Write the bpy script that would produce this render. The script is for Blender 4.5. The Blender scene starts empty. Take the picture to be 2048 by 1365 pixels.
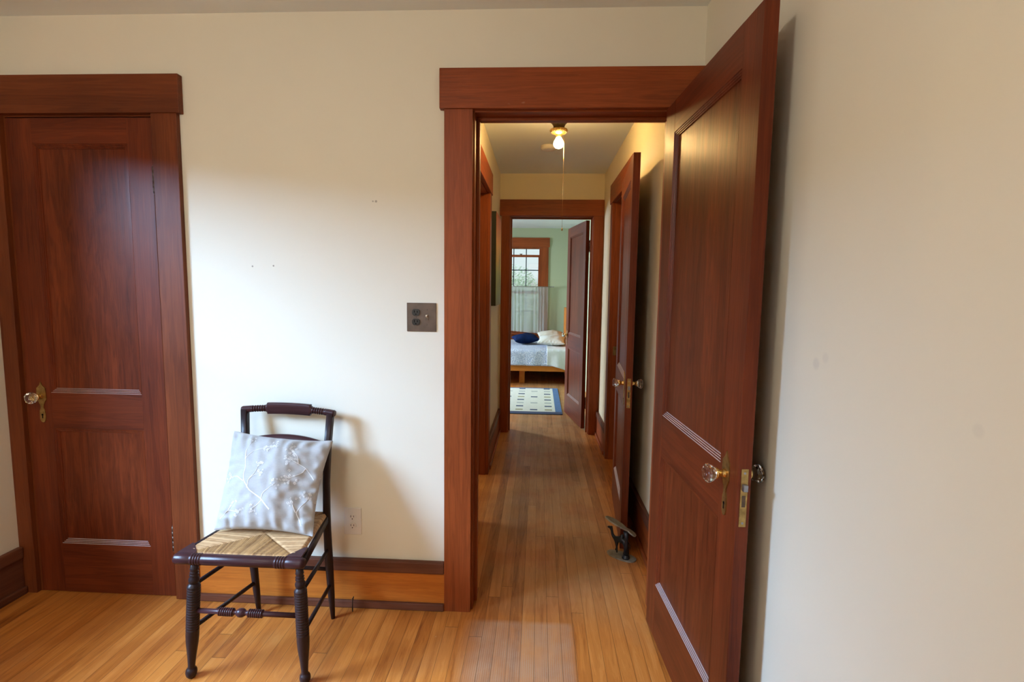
import bpy, bmesh, math, random
from math import sin, cos, pi, radians as R
from mathutils import Vector, Matrix, noise
random.seed(7)
S = bpy.context.scene
C = S.collection

# ------------------------------------------------------------------ camera
cam_d = bpy.data.cameras.new('camera')
cam = bpy.data.objects.new('camera', cam_d); C.objects.link(cam)
FPX, YAW, PITCH, ROLL = 1028.36, 2.9158, -5.6711, 0.7564
cam_d.sensor_fit = 'HORIZONTAL'; cam_d.sensor_width = 36.0
cam_d.lens = 36.0 * FPX / 2048
cam_d.clip_start = 0.02; cam_d.clip_end = 200
cam.location = (0, 0, 1.3704)
cam.rotation_euler = (Matrix.Rotation(R(YAW), 3, 'Z') @ Matrix.Rotation(R(90 + PITCH), 3, 'X') @ Matrix.Rotation(R(ROLL), 3, 'Z')).to_euler()
S.camera = cam

# ------------------------------------------------------------------ world, daylight, exposure
S.view_settings.view_transform = 'Standard'; S.view_settings.look = 'None'
S.view_settings.gamma = 1; S.view_settings.use_curve_mapping = False
S.view_settings.exposure = 0.70
try:
    S.cycles.use_denoising = True
    S.cycles.max_bounces = 10; S.cycles.diffuse_bounces = 6; S.cycles.glossy_bounces = 4
    S.cycles.transmission_bounces = 8; S.cycles.caustics_reflective = False; S.cycles.caustics_refractive = False
    S.cycles.sample_clamp_indirect = 6
except Exception: pass
W = bpy.data.worlds.new('sky'); S.world = W; W.use_nodes = True
wn = W.node_tree; bgn = wn.nodes['Background']
tc = wn.nodes.new('ShaderNodeTexCoord'); sx = wn.nodes.new('ShaderNodeSeparateXYZ')
mr = wn.nodes.new('ShaderNodeValToRGB')
wn.links.new(tc.outputs['Generated'], sx.inputs[0]); wn.links.new(sx.outputs['Z'], mr.inputs[0])
mr.color_ramp.elements[0].position = 0.0; mr.color_ramp.elements[0].color = (.20, .24, .17, 1)
mr.color_ramp.elements[1].position = 0.025; mr.color_ramp.elements[1].color = (.78, .93, .95, 1)
wn.links.new(mr.outputs[0], bgn.inputs['Color']); bgn.inputs['Strength'].default_value = .62

def area(name, loc, rot, sx_, sy_, power, col):
    l = bpy.data.lights.new(name, 'AREA'); l.shape = 'RECTANGLE'; l.size = sx_; l.size_y = sy_
    l.energy = power; l.color = col
    o = bpy.data.objects.new(name, l); C.objects.link(o); o.location = loc; o.rotation_euler = rot
    return o
DAY = (.50, .79, 1.22)
# open sky outside the left window of the front room, the windows of the side room and bedroom; back light is added fill
area('sky_left_window', (-4.72, -1.3, 3.27), (0, R(-56), R(22)), 2.0, 4.4, 1430, DAY)
area('sky_back_window', (-1.7, -3.0, 2.0), (R(80), 0, R(-12)), 2.2, 2.4, 40, (1.0, .94, .84))  # unseen warm fill added behind the camera
fill_d = bpy.data.lights.new('room_fill_light', 'POINT'); fill_d.energy = 20; fill_d.color = (1.0, .90, .77); fill_d.shadow_soft_size = .16  # unseen point light added to fill the room, no fixture
fill_o = bpy.data.objects.new('room_fill_light', fill_d); C.objects.link(fill_o); fill_o.location = (-1.0, -.1, 2.2)
area('sky_side_window', (-4.4, 3.6, 2.2), (0, R(-75), 0), 2.0, 2.0, 120, (.80, .90, 1.0))
area('sky_bedroom_window', (-4.4, 7.0, 2.2), (0, R(-75), 0), 2.4, 2.4, 640, (.74, .87, 1.0))

# ------------------------------------------------------------------ node helpers
def mat(name, rough=.5, col=(.5, .5, .5), metal=0, coat=0, spec=.5):
    m = bpy.data.materials.new(name); m.use_nodes = True
    b = m.node_tree.nodes['Principled BSDF']
    b.inputs['Base Color'].default_value = (*col, 1); b.inputs['Roughness'].default_value = rough
    b.inputs['Metallic'].default_value = metal; b.inputs['Coat Weight'].default_value = coat
    b.inputs['Coat Roughness'].default_value = .22
    b.inputs['Specular IOR Level'].default_value = spec
    return m, m.node_tree, b
class N:
    def __init__(s, nt): s.t = nt
    def n(s, typ, **kw):
        x = s.t.nodes.new('ShaderNode' + typ)
        for k, v in kw.items(): setattr(x, k, v)
        return x
    def l(s, a, b): s.t.links.new(a, b)
    def math(s, op, a, b=None, c=None, clamp=False):
        x = s.n('Math', operation=op); x.use_clamp = clamp
        for i, v in enumerate((a, b, c)):
            if v is None: continue
            if isinstance(v, (int, float)): x.inputs[i].default_value = v
            else: s.l(v, x.inputs[i])
        return x.outputs[0]
    def coords(s, kind='Object'):
        return s.n('TexCoord').outputs[kind]
    def scale(s, v, sc):
        m = s.n('Mapping'); s.l(v, m.inputs['Vector']); m.inputs['Scale'].default_value = sc
        return m.outputs[0]
    def noise(s, v, scale=1, detail=4, rough=.55, dist=0):
        x = s.n('TexNoise'); s.l(v, x.inputs['Vector']); x.inputs['Scale'].default_value = scale
        x.inputs['Detail'].default_value = detail; x.inputs['Roughness'].default_value = rough
        x.inputs['Distortion'].default_value = dist
        return x.outputs['Fac']
    def ramp(s, f, stops):
        r = s.n('ValToRGB'); s.l(f, r.inputs[0]); e = r.color_ramp.elements
        while len(e) < len(stops): e.new(.5)
        for i, (p, c) in enumerate(stops): e[i].position = p; e[i].color = (*c, 1)
        return r.outputs[0]
    def mix(s, f, a, b, typ='MIX'):
        x = s.n('MixRGB', blend_type=typ)
        for i, v in enumerate((f, a, b)):
            if isinstance(v, (int, float)): x.inputs[i].default_value = v
            elif isinstance(v, tuple): x.inputs[i].default_value = (*v, 1)
            else: s.l(v, x.inputs[i])
        return x.outputs[0]
    def bump(s, h, strength, dist, b):
        x = s.n('Bump'); x.inputs['Strength'].default_value = strength; x.inputs['Distance'].default_value = dist
        s.l(h, x.inputs['Height']); s.l(x.outputs[0], b.inputs['Normal'])
    def mapr(s, v, a, b, c=0., d=1.):
        x = s.n('MapRange'); s.l(v, x.inputs[0])
        for i, q in enumerate((a, b, c, d)): x.inputs[i + 1].default_value = q
        return x.outputs[0]

def wood(name, axis, dark, light, rough=.3, coat=.35, fig=0., streak=1., dust_sheen=0.):
    m, t, b = mat(name, rough + .08, light, coat=coat * .08, spec=.22); n = N(t); co = n.coords()
    sc = {'x': (.9, 16, 16), 'y': (16, .9, 16), 'z': (16, 16, .9)}[axis]
    v = n.scale(co, sc)
    f1 = n.noise(v, 1.0 * streak, 5, .6, .25 + fig)
    sc2 = {'x': (5, 160, 160), 'y': (160, 5, 160), 'z': (160, 160, 5)}[axis]
    f2 = n.noise(n.scale(co, sc2), 1, 2, .6)
    big = n.noise(co, 1.6, 3, .5)
    f = n.math('MULTIPLY_ADD', f2, .22, n.math('MULTIPLY', f1, .78))
    f = n.math('ADD', f, n.math('MULTIPLY_ADD', big, .5, -.25), clamp=True)
    f = n.math('ADD', f, n.math('MULTIPLY', n.math('SINE', n.math('MULTIPLY', f1, 60)), .06), clamp=True)
    c = n.ramp(f, [(.25, dark), (.75, light)])
    if fig:
        w = n.noise(n.scale(co, {'z': (34, 34, 5), 'x': (5, 34, 34), 'y': (34, 5, 34)}[axis]), 1, 3, .6, 1.2)
        c = n.mix(n.mapr(w, .45, .62, 0, .35), c, tuple(x * .55 for x in dark))
    # small chips and scuffs
    sp = n.noise(n.scale(co, {'z': (30, 30, 9), 'x': (9, 30, 30), 'y': (30, 9, 30)}[axis]), 1, 2, .4)
    c = n.mix(n.mapr(sp, .80, .83, 0, .55), c, (.45, .27, .16))
    if dust_sheen:  # upward faces paler: dusty, with grazing sheen put into the colour
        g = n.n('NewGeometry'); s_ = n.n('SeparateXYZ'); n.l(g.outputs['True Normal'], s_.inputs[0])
        up = n.mapr(s_.outputs['Z'], .15, .45, 0, dust_sheen)
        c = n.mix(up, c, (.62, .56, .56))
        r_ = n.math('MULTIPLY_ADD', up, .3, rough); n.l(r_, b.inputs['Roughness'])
    n.l(c, b.inputs['Base Color'])
    n.bump(n.math('ADD', f2, n.math('MULTIPLY', f1, .6)), .30, .0012, b)
    return m
D_, L_ = (.070, .012, .004), (.185, .036, .010)          # reddish stained door wood
T_d, T_l = (.16, .034, .008), (.35, .080, .019)            # casing wood, a little lighter
M = {}
for ax in 'xyz':
    M['door_' + ax] = wood('door_wood_' + ax, ax, D_, L_, .34, .3)
    M['trim_' + ax] = wood('trim_wood_' + ax, ax, T_d, T_l, .38, .25)
    M['trimd_' + ax] = wood('dark_trim_wood_' + ax, ax, (.085, .019, .006), (.20, .050, .014), .36, .3)
    M['dark_' + ax] = wood('baseboard_cap_wood_' + ax, ax, (.07, .022, .012), (.17, .06, .03), .4, .3)
    M['base_' + ax] = wood('baseboard_wood_' + ax, ax, (.34, .095, .014), (.58, .185, .028), .34, .3, streak=2)
    M['mould_' + ax] = wood('moulding_wood_' + ax, ax, D_, L_, .34, .4, dust_sheen=.55)
M['panel'] = wood('panel_wood', 'z', D_, (.195, .040, .011), .3, .35, fig=.6)
M['chair'] = wood('dark_chair_wood', 'z', (.013, .008, .008), (.036, .018, .018), .3, .45)
M['chair_red'] = wood('reddish_chair_wood', 'x', (.024, .009, .010), (.066, .023, .025), .25, .6)
M['pine'] = wood('orange_pine', 'y', (.42, .12, .015), (.62, .22, .03), .4, .2)
M['pine_x'] = wood('orange_pine_x', 'x', (.42, .12, .015), (.62, .22, .03), .4, .2)

def simple(name, col, rough=.5, metal=0, coat=0, spec=.5, nz=0, nscale=30):
    m, t, b = mat(name, rough, col, metal, coat, spec)
    if nz:
        n = N(t); f = n.noise(n.coords(), nscale, 4)
        n.l(n.mix(n.mapr(f, .3, .7), tuple(x * (1 - nz) for x in col), tuple(min(1, x * (1 + nz)) for x in col)), b.inputs['Base Color'])
    return m
M['brass'] = simple('aged_brass', (.42, .28, .10), .35, .9, nz=.35, nscale=60)
M['brass_bright'] = simple('bright_brass', (.80, .55, .22), .22, 1., nz=.15)
M['bronze'] = simple('dark_bronze', (.10, .07, .05), .42, .7, nz=.4, nscale=50)
M['steel'] = simple('worn_steel', (.32, .33, .36), .3, .9, nz=.2)
M['black'] = simple('black_hole', (.003, .002, .002), .9, spec=.05)
M['blackwire'] = simple('black_wire', (.012, .012, .013), .4)
M['white_plastic'] = simple('white_plastic', (.74, .71, .66), .35)
M['ivory'] = simple('ivory_plastic', (.80, .72, .55), .3)
M['bakelite'] = simple('dark_brown_bakelite', (.008, .005, .005), .25, spec=.3)
M['plate_brown'] = simple('brown_metal_plate', (.105, .07, .05), .4, .35, nz=.25, nscale=25)
M['iron'] = simple('black_cast_iron', (.018, .019, .022), .42, .3, nz=.3)
M['iron_worn'] = simple('worn_grey_iron', (.24, .22, .17), .5, .3, nz=.3)
M['navy'] = simple('navy_velvet', (.003, .011, .05), .9, spec=.1, nz=.4, nscale=12)
M['linen'] = simple('ivory_linen', (.55, .53, .45), .85, nz=.06, nscale=20)
M['curtain_rod'] = simple('white_metal_rod', (.32, .32, .30), .4)
M['canvas_side'] = simple('dark_olive_canvas_side', (.018, .02, .010), .7)

def wall_paint(name, col, marks=(), r=.62):
    m, t, b = mat(name, r, col, spec=.25); n = N(t); co = n.coords()
    f = n.noise(co, 1.3, 3)
    c = n.mix(n.mapr(f, .3, .7), tuple(x * .965 for x in col), col)
    for (p, rad, mc, k) in marks:
        d = n.n('VectorMath', operation='DISTANCE'); n.l(co, d.inputs[0]); d.inputs[1].default_value = p
        c = n.mix(n.mapr(d.outputs['Value'], rad * .55, rad, k, 0), c, mc)
    n.l(c, b.inputs['Base Color'])
    n.bump(n.noise(co, 5, 5, .6), .12, .01, b)
    return m
CREAM = (.79, .755, .63)
M['wall'] = wall_paint('cream_wall_paint', CREAM, [((-.6594, 2.0765, 1.7172), .006, (.3, .28, .24), .8), ((-.672, 2.0765, 1.7175), .004, (.3, .28, .24), .8),
    ((-1.1786, 2.0765, 1.4533), .0045, (.2, .16, .12), .8), ((-1.0899, 2.0765, 1.4563), .0045, (.2, .16, .12), .8)])
M['wall_r'] = wall_paint('right_wall_paint', CREAM, [((.612, 1.155, 1.2175), .016, (.55, .53, .48), .35), ((.612, 1.12, 1.235), .014, (.60, .57, .50), .25), ((.612, .73, 1.184), .012, (.6, .58, .5), .25)])
M['hall_wall'] = wall_paint('hall_wall_paint', (.84, .75, .54))
M['green_wall'] = wall_paint('sage_green_wall_paint', (.45, .50, .33))
M['ceiling'] = wall_paint('white_ceiling_paint', (.80, .85, .86))

def floor_mat():
    m, t, b = mat('strip_wood_floor', .38, (.4, .2, .07), coat=0, spec=.24); n = N(t); co = n.coords()
    s = n.n('SeparateXYZ'); n.l(co, s.inputs[0]); X, Y = s.outputs[0], s.outputs[1]
    bw = .0519
    xb = n.math('DIVIDE', n.math('ADD', X, .1487 + 20 * bw), bw)
    idx = n.math('FLOOR', xb); fx = n.math('FRACT', xb)
    wn1 = n.n('TexWhiteNoise', noise_dimensions='1D'); n.l(idx, wn1.inputs['W'])
    yb = n.math('ADD', n.math('DIVIDE', Y, 2.3), n.math('MULTIPLY', wn1.outputs['Value'], 7.3))
    idy = n.math('FLOOR', yb); fy = n.math('FRACT', yb)
    cb = n.n('CombineXYZ'); n.l(idx, cb.inputs[0]); n.l(idy, cb.inputs[1])
    wn2 = n.n('TexWhiteNoise', noise_dimensions='2D'); n.l(cb.outputs[0], wn2.inputs['Vector'])
    rnd = wn2.outputs['Value']
    cb2 = n.n('CombineXYZ'); n.l(n.math('MULTIPLY', X, 34), cb2.inputs[0]); n.l(n.math('MULTIPLY', Y, 2.4), cb2.inputs[1]); n.l(n.math('MULTIPLY', rnd, 40), cb2.inputs[2])
    g = n.noise(cb2.outputs[0], 1, 5, .6, .9)
    cb3 = n.n('CombineXYZ'); n.l(n.math('MULTIPLY', X, 260), cb3.inputs[0]); n.l(n.math('MULTIPLY', Y, 9), cb3.inputs[1]); n.l(rnd, cb3.inputs[2])
    g2 = n.noise(cb3.outputs[0], 1, 2, .6)
    rg = n.math('SINE', n.math('MULTIPLY', g, 46)); g = n.math('MULTIPLY_ADD', rg, .05, g)
    f = n.math('ADD', n.math('MULTIPLY_ADD', g, .70, n.math('MULTIPLY', rnd, .26)), n.math('MULTIPLY_ADD', g2, .2, -.1), clamp=True)
    c = n.ramp(f, [(.20, (.20, .050, .009)), (.40, (.44, .14, .024)), (.58, (.56, .20, .038)), (.82, (.66, .27, .065))])
    # worn grey-brown traffic path, larger in the hall
    big = n.noise(co, 2.2, 4, .6, .3)
    hall = n.mapr(Y, 1.95, 2.35, 0, 1)
    cx = n.math('ABSOLUTE', n.math('SUBTRACT', X, .09))
    path = n.mapr(cx, .25, .46, 1, 0)
    worn = n.math('MULTIPLY', n.math('MULTIPLY', hall, path), n.mapr(big, .30, .58, .55, .95))
    wornc = n.ramp(f, [(.15, (.16, .082, .032)), (.5, (.34, .19, .080)), (.85, (.44, .27, .13))])
    c = n.mix(worn, c, wornc)
    # general dull patches in the room
    c = n.mix(n.mapr(big, .50, .70, 0, .35), c, n.ramp(f, [(.2, (.20, .075, .03)), (.8, (.42, .20, .085))]))
    red = n.noise(co, 3.7, 3, .5); c = n.mix(n.mapr(red, .50, .66, 0, .38), c, n.ramp(f, [(.2, (.20, .045, .010)), (.8, (.42, .115, .022))]))
    # the residue a small rug left in front of the doorway
    rx = n.math('MULTIPLY', n.mapr(X, -.29, -.20), n.mapr(X, .145, .170, 1, 0))
    ry = n.mapr(Y, 1.990, 2.018, 1, 0)
    rug = n.math('MULTIPLY', rx, ry)
    rug = n.math('MULTIPLY', rug, n.mapr(n.noise(co, 9, 3), .25, .6, .5, 1))
    weave = n.math('SINE', n.math('MULTIPLY', X, 820)); weave2 = n.noise(co, 160, 2)
    wv = n.mapr(n.math('ADD', weave, n.math('MULTIPLY', weave2, 1.2)), -1., 1.8, .30, .80)
    c = n.mix(n.math('MULTIPLY', rug, wv), c, (.46, .29, .18))
    # seams
    sx_ = n.math('MINIMUM', fx, n.math('SUBTRACT', 1., fx)); sy_ = n.math('MINIMUM', fy, n.math('SUBTRACT', 1., fy))
    seam = n.math('MAXIMUM', n.mapr(sx_, .006, .026, .6, 0), n.mapr(sy_, .0004, .0008, .6, 0))
    c = n.mix(seam, c, (.055, .022, .010))
    sp = n.noise(co, 22, 2, .4); c = n.mix(n.mapr(sp, .785, .80, 0, .4), c, (.55, .40, .28))
    n.l(c, b.inputs['Base Color'])
    n.l(n.math('ADD', n.mapr(n.noise(co, 6, 4), .3, .7, .30, .46), n.math('MULTIPLY', worn, .12)), b.inputs['Roughness'])
    h = n.math('SUBTRACT', n.math('MULTIPLY', g2, .15), seam)
    n.bump(h, .35, .0015, b)
    return m
M['floor'] = floor_mat()

def glass_mat(name, rough=.03, tint=(1, 1, 1)):
    m, t, b = mat(name, rough, tint); b.inputs['Transmission Weight'].default_value = 1; b.inputs['IOR'].default_value = 1.5
    return m
M['knob_glass'] = glass_mat('faceted_knob_glass', .04, (.93, .93, .95))
def pane_mat():
    m = bpy.data.materials.new('window_glass'); m.use_nodes = True; t = m.node_tree; t.nodes.remove(t.nodes['Principled BSDF']); n = N(t)
    tr = n.n('BsdfTransparent'); gl = n.n('BsdfGlossy'); gl.inputs['Roughness'].default_value = .02; mx = n.n('MixShader'); mx.inputs[0].default_value = .06
    n.l(tr.outputs[0], mx.inputs[1]); n.l(gl.outputs[0], mx.inputs[2]); n.l(mx.outputs[0], t.nodes['Material Output'].inputs[0]); return m
M['pane'] = pane_mat()
def curtain_mat():
    m = bpy.data.materials.new('sheer_white_curtain'); m.use_nodes = True; t = m.node_tree; t.nodes.remove(t.nodes['Principled BSDF']); n = N(t)
    d = n.n('BsdfDiffuse'); d.inputs[0].default_value = (.72, .76, .74, 1); tl = n.n('BsdfTranslucent'); tl.inputs[0].default_value = (.80, .86, .84, 1)
    tr = n.n('BsdfTransparent'); m1 = n.n('MixShader'); m1.inputs[0].default_value = .62; m2 = n.n('MixShader'); m2.inputs[0].default_value = .34
    n.l(d.outputs[0], m1.inputs[1]); n.l(tl.outputs[0], m1.inputs[2]); n.l(m1.outputs[0], m2.inputs[1]); n.l(tr.outputs[0], m2.inputs[2])
    n.l(m2.outputs[0], t.nodes['Material Output'].inputs[0]); return m
M['curtain'] = curtain_mat()
def emis(name, col, st):
    m = bpy.data.materials.new(name); m.use_nodes = True; b = m.node_tree.nodes['Principled BSDF']
    b.inputs['Base Color'].default_value = (*col, 1); b.inputs['Emission Color'].default_value = (*col, 1); b.inputs['Emission Strength'].default_value = st
    return m
M['bulb'] = emis('lit_warm_bulb', (1.0, .64, .24), 225)

# ------------------------------------------------------------------ mesh helpers
class MB:
    def __init__(s): s.b = bmesh.new(); s.mats = []
    def mi(s, m):
        if m is None: return 0
        if m not in s.mats: s.mats.append(m)
        return s.mats.index(m)
    def box(s, x0, x1, y0, y1, z0, z1, m=None, bev=0, rot=None, piv=None):
        r = bmesh.ops.create_cube(s.b, size=1); vs = r['verts']
        bmesh.ops.scale(s.b, vec=(x1 - x0, y1 - y0, z1 - z0), verts=vs)
        bmesh.ops.translate(s.b, vec=((x0 + x1) / 2, (y0 + y1) / 2, (z0 + z1) / 2), verts=vs)
        fs = set(f for v in vs for f in v.link_faces)
        for f in fs: f.material_index = s.mi(m)
        if bev:
            es = list(set(e for v in vs for e in v.link_edges))
            q = bmesh.ops.bevel(s.b, geom=es, offset=bev, segments=2, affect='EDGES', profile=.6, clamp_overlap=True)
            vs = list(set(v for f in q['faces'] for v in f.verts) | set(v for v in vs if v.is_valid))
        if rot is not None:
            bmesh.ops.rotate(s.b, cent=piv or (0, 0, 0), matrix=rot, verts=[v for v in vs if v.is_valid])
        return s
    def lathe(s, prof, p0, axis, seg=20, m=None, smooth=True, cap=True):
        """prof: (distance along axis, radius)"""
        a = Vector(axis).normalized(); u = a.orthogonal().normalized(); w = a.cross(u); p0 = Vector(p0); rings = []
        for (d, r) in prof:
            rings.append([s.b.verts.new(p0 + a * d + (u * cos(2 * pi * k / seg) + w * sin(2 * pi * k / seg)) * max(r, 1e-5)) for k in range(seg)])
        for A, B in zip(rings, rings[1:]):
            for k in range(seg):
                f = s.b.faces.new((A[k], A[(k + 1) % seg], B[(k + 1) % seg], B[k])); f.smooth = smooth; f.material_index = s.mi(m)
        if cap:
            for rr in (rings[0][::-1], rings[-1]):
                f = s.b.faces.new(rr); f.material_index = s.mi(m)
        return s
    def loft(s, pts, secs, seg=16, m=None, smooth=True, up=None):
        """sweep superellipse sections (rx, ry, power) along pts; rx along X-ish side, ry other"""
        pts = [Vector(p) for p in pts]; rings = []
        for i, p in enumerate(pts):
            t = (pts[min(i + 1, len(pts) - 1)] - pts[max(i - 1, 0)]).normalized()
            ref = Vector(up) if up else (Vector((1, 0, 0)) if abs((pts[-1] - pts[0]).normalized().x) < .9 else Vector((0, 0, 1)))
            u = (ref - t * ref.dot(t)).normalized(); w = t.cross(u)
            sc = secs[i] if isinstance(secs, list) else secs
            if isinstance(sc, (int, float)): sc = (sc, sc, 2)
            rx, ry, pw = sc; rg = []
            for k in range(seg):
                a = 2 * pi * (k + .5) / seg; ca, sa = cos(a), sin(a)
                rg.append(s.b.verts.new(p + u * (rx * math.copysign(abs(ca) ** (2 / pw), ca)) + w * (ry * math.copysign(abs(sa) ** (2 / pw), sa))))
            rings.append(rg)
        for A, B in zip(rings, rings[1:]):
            for k in range(seg):
                f = s.b.faces.new((A[k], A[(k + 1) % seg], B[(k + 1) % seg], B[k])); f.smooth = smooth; f.material_index = s.mi(m)
        for rr in (rings[0][::-1], rings[-1]):
            f = s.b.faces.new(rr); f.material_index = s.mi(m)
        return s
    def tube(s, pts, r, seg=10, m=None): return s.loft(pts, r, seg, m)
    def poly(s, pts2, to3, th, m=None):
        """extrude a 2D outline; to3(u, v, w) -> 3D"""
        A = [s.b.verts.new(to3(u, v, 0)) for u, v in pts2]; B = [s.b.verts.new(to3(u, v, th)) for u, v in pts2]
        n = len(A)
        for rr in (A[::-1], B):
            f = s.b.faces.new(rr); f.material_index = s.mi(m)
        for k in range(n):
            f = s.b.faces.new((A[k], A[(k + 1) % n], B[(k + 1) % n], B[k])); f.material_index = s.mi(m)
        return s
    def grid(s, fn, nu, nv, m=None, smooth=True, flip=False):
        V = [[s.b.verts.new(fn(i / nu, j / nv)) for j in range(nv + 1)] for i in range(nu + 1)]
        for i in range(nu):
            for j in range(nv):
                q = (V[i][j], V[i + 1][j], V[i + 1][j + 1], V[i][j + 1])
                f = s.b.faces.new(q[::-1] if flip else q); f.smooth = smooth; f.material_index = s.mi(m)
        return s
    def build(s, name, m=None, parent=None, fix=True):
        if fix: bmesh.ops.recalc_face_normals(s.b, faces=s.b.faces[:])
        me = bpy.data.meshes.new(name); s.b.to_mesh(me); s.b.free()
        for x in (s.mats or [m]):
            if x is not None: me.materials.append(x)
        o = bpy.data.objects.new(name, me); C.objects.link(o)
        if parent: o.parent = parent
        return o
def obj(name, mb, m=None, parent=None, label=None):
    o = mb.build(name, m, parent)
    if label: o['label'] = label
    return o
def thing(name, label, cat, loc=(0, 0, 0), rz=0, kind=None, group=None):
    o = bpy.data.objects.new(name, None); C.objects.link(o); o.location = loc; o.rotation_euler = (0, 0, rz); o.empty_display_size = .05
    o['label'] = label
    if cat: o['category'] = cat
    if kind: o['kind'] = kind
    if group: o['group'] = group
    return o
def tag(o, label, cat=None, kind=None, group=None):
    o['label'] = label
    if cat: o['category'] = cat
    if kind: o['kind'] = kind
    if group: o['group'] = group
    return o
def box(*a, **k): return MB().box(*a, **k)

# ------------------------------------------------------------------ room shell
XL, XR, YF, YB, H = -2.274, .612, 2.0765, -1.7, 2.44
HL, HR, HY0, HY1 = -.375, .585, 2.2065, 4.8643
BY0, BY1 = 4.9843, 9.05
def wall(name, axis, a0, a1, t0, t1, openings, m, label, z1=H):
    openings = [(a - .02, b + .02, z0, zz + .02) if z0 == 0 else (a, b, z0, zz) for (a, b, z0, zz) in openings]
    """axis 'x': wall runs along x between a0..a1, thickness t0..t1 in y. openings (a, b, z0, z1)"""
    mb = MB()
    def add(a, b, z0, zz):
        if b - a < 1e-4 or zz - z0 < 1e-4: return
        if axis == 'x': mb.box(a, b, t0, t1, z0, zz)
        else: mb.box(t0, t1, a, b, z0, zz)
    cur = a0
    for (a, b, z0, zz) in sorted(openings):
        add(cur, a, 0, z1); add(a, b, 0, z0); add(a, b, zz, z1); cur = b
    add(cur, a1, 0, z1)
    return tag(mb.build(name, m), label, kind='structure')
tag(box(-3.1, 2.6, -1.9, 9.2, -.12, 0).build('floor', M['floor']), 'narrow strip wood floor running down the hall', kind='structure')
tag(box(-3.1, 2.6, -1.9, 9.2, H, H + .12).build('ceiling', M['ceiling']), 'pale painted ceiling over the rooms and hall', kind='structure')
D1 = (-2.200, -1.570, 0, 2.049); D2 = (-.262, .506, 0, 2.060)
# the wall between the room and the hall: cream on this side, hall paint on the other
wall('wall_front', 'x', -2.43, .742, YF, YF + .065, [D1, D2], M['wall'], 'cream wall holding the closed door and the open doorway')
wall('wall_hall_near', 'x', -2.9, 2.4, YF + .065, HY0, [D1, D2], M['hall_wall'], 'hall side of the wall round the near doorway')
wall('wall_left', 'y', YB - .13, YF, XL - .13, XL, [(.42, 1.36, .78, 2.05)], M['wall'], 'cream wall at the left edge beside the closed door')
wall('wall_right', 'y', YB - .13, YF, XR, XR + .13, [], M['wall_r'], 'plain pale wall on the right behind the open door')
wall('wall_back', 'x', XL - .13, XR + .13, YB - .13, YB, [(-2.15, -1.05, .75, 2.12)], M['wall'], 'cream wall behind the camera')
wall('wall_hall_left', 'y', HY0, HY1, HL - .13, HL, [(2.93, 3.69, 0, 2.045)], M['hall_wall'], 'cream left wall of the hall with the painting')
wall('wall_hall_right', 'y', HY0, HY1, HR, HR + .13, [(3.39, 4.13, 0, 2.055)], M['hall_wall'], 'cream right wall of the hall behind the ajar door')
D3 = (-.275, .487, 0, 2.05)
wall('wall_hall_end', 'x', -2.9, 2.4, HY1, HY1 + .06, [D3], M['hall_wall'], 'yellow lit end wall of the hall above the far doorway')
wall('wall_bedroom_near', 'x', -2.9, 2.4, HY1 + .06, BY0, [D3], M['green_wall'], 'bedroom side of the wall round the far doorway')
wall('wall_bedroom_far', 'x', -3.03, .78, BY1, BY1 + .13, [(-.93, .03, .62, 2.115)], M['green_wall'], 'sage green far wall of the bedroom with the window')
wall('wall_bedroom_right', 'y', BY0, BY1, .66, .79, [], M['green_wall'], 'sage green right wall of the bedroom behind the headboard')
wall('wall_side', 'y', HY0, BY1 + .13, -3.03, -2.9, [(3.1, 4.2, .8, 2.0), (6.2, 7.8, .75, 2.05)], M['green_wall'], 'outer wall on the left beyond the hall rooms')
wall('wall_far_right', 'y', HY0, BY1 + .13, 2.4, 2.5, [], M['hall_wall'], 'outer wall on the right beyond the hall')

# ------------------------------------------------------------------ trim and doorways
def casing_x(name, x0, x1, ztop, yface, sgn, label, w=.107, hw=.149, sto=.062, left=True, right=True, hx0=None, hx1=None, depth=.13, th=.022, top=None, stop=True, mats='trim', lw=None, rw=None):
    """door trim in a wall that runs along x; sgn -1 = faces -y. x0,x1: opening edges"""
    t = thing(name, label, None, ((x0 + x1) / 2, yface, 0), kind='structure')
    t.location = (0, 0, 0)
    ya, yb = sorted((yface, yface + sgn * th)); yc, yd = sorted((yface, yface + sgn * (th + .006)))
    mx, mz, my = M[mats + '_x'], M[mats + '_z'], M[mats + '_y']
    rv = .006; lw = lw or w; rw = rw or w
    if left: obj('side_casing', box(x0 - rv - lw, x0 - rv, ya, yb, 0, ztop + rv, bev=.002), mz, t)
    if right: obj('side_casing', box(x1 + rv, x1 + rv + rw, ya, yb, 0, ztop + rv, bev=.002), mz, t)
    hx0 = x0 - rv - lw - .016 if hx0 is None else hx0; hx1 = x1 + rv + rw + .016 if hx1 is None else hx1
    obj('head_casing', box(hx0, hx1, yc, yd, ztop + rv, ztop + rv + hw, bev=.003), mx, t)
    jy0, jy1 = sorted((yface, yface - sgn * depth))
    obj('jamb', box(x0 - .02, x0, jy0, jy1, 0, ztop + .0), mz, t)
    obj('jamb', box(x1, x1 + .02, jy0, jy1, 0, ztop + .0), mz, t)
    obj('jamb', box(x0 - .02, x1 + .02, jy0, jy1, ztop, ztop + .02), mx, t)
    if stop:
        m_ = yface - sgn * sto; s0, s1 = sorted((m_, m_ - sgn * .035))
        mb = MB(); mb.box(x0, x0 + .012, s0, s1, 0, ztop, m=mz, bev=.002); mb.box(x1 - .012, x1, s0, s1, 0, ztop, m=mz, bev=.002); mb.box(x0 + .0121, x1 - .0121, s0, s1, ztop - .012, ztop, m=mx, bev=.002)
        obj('door_stop', mb, None, t)
    return t
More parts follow.
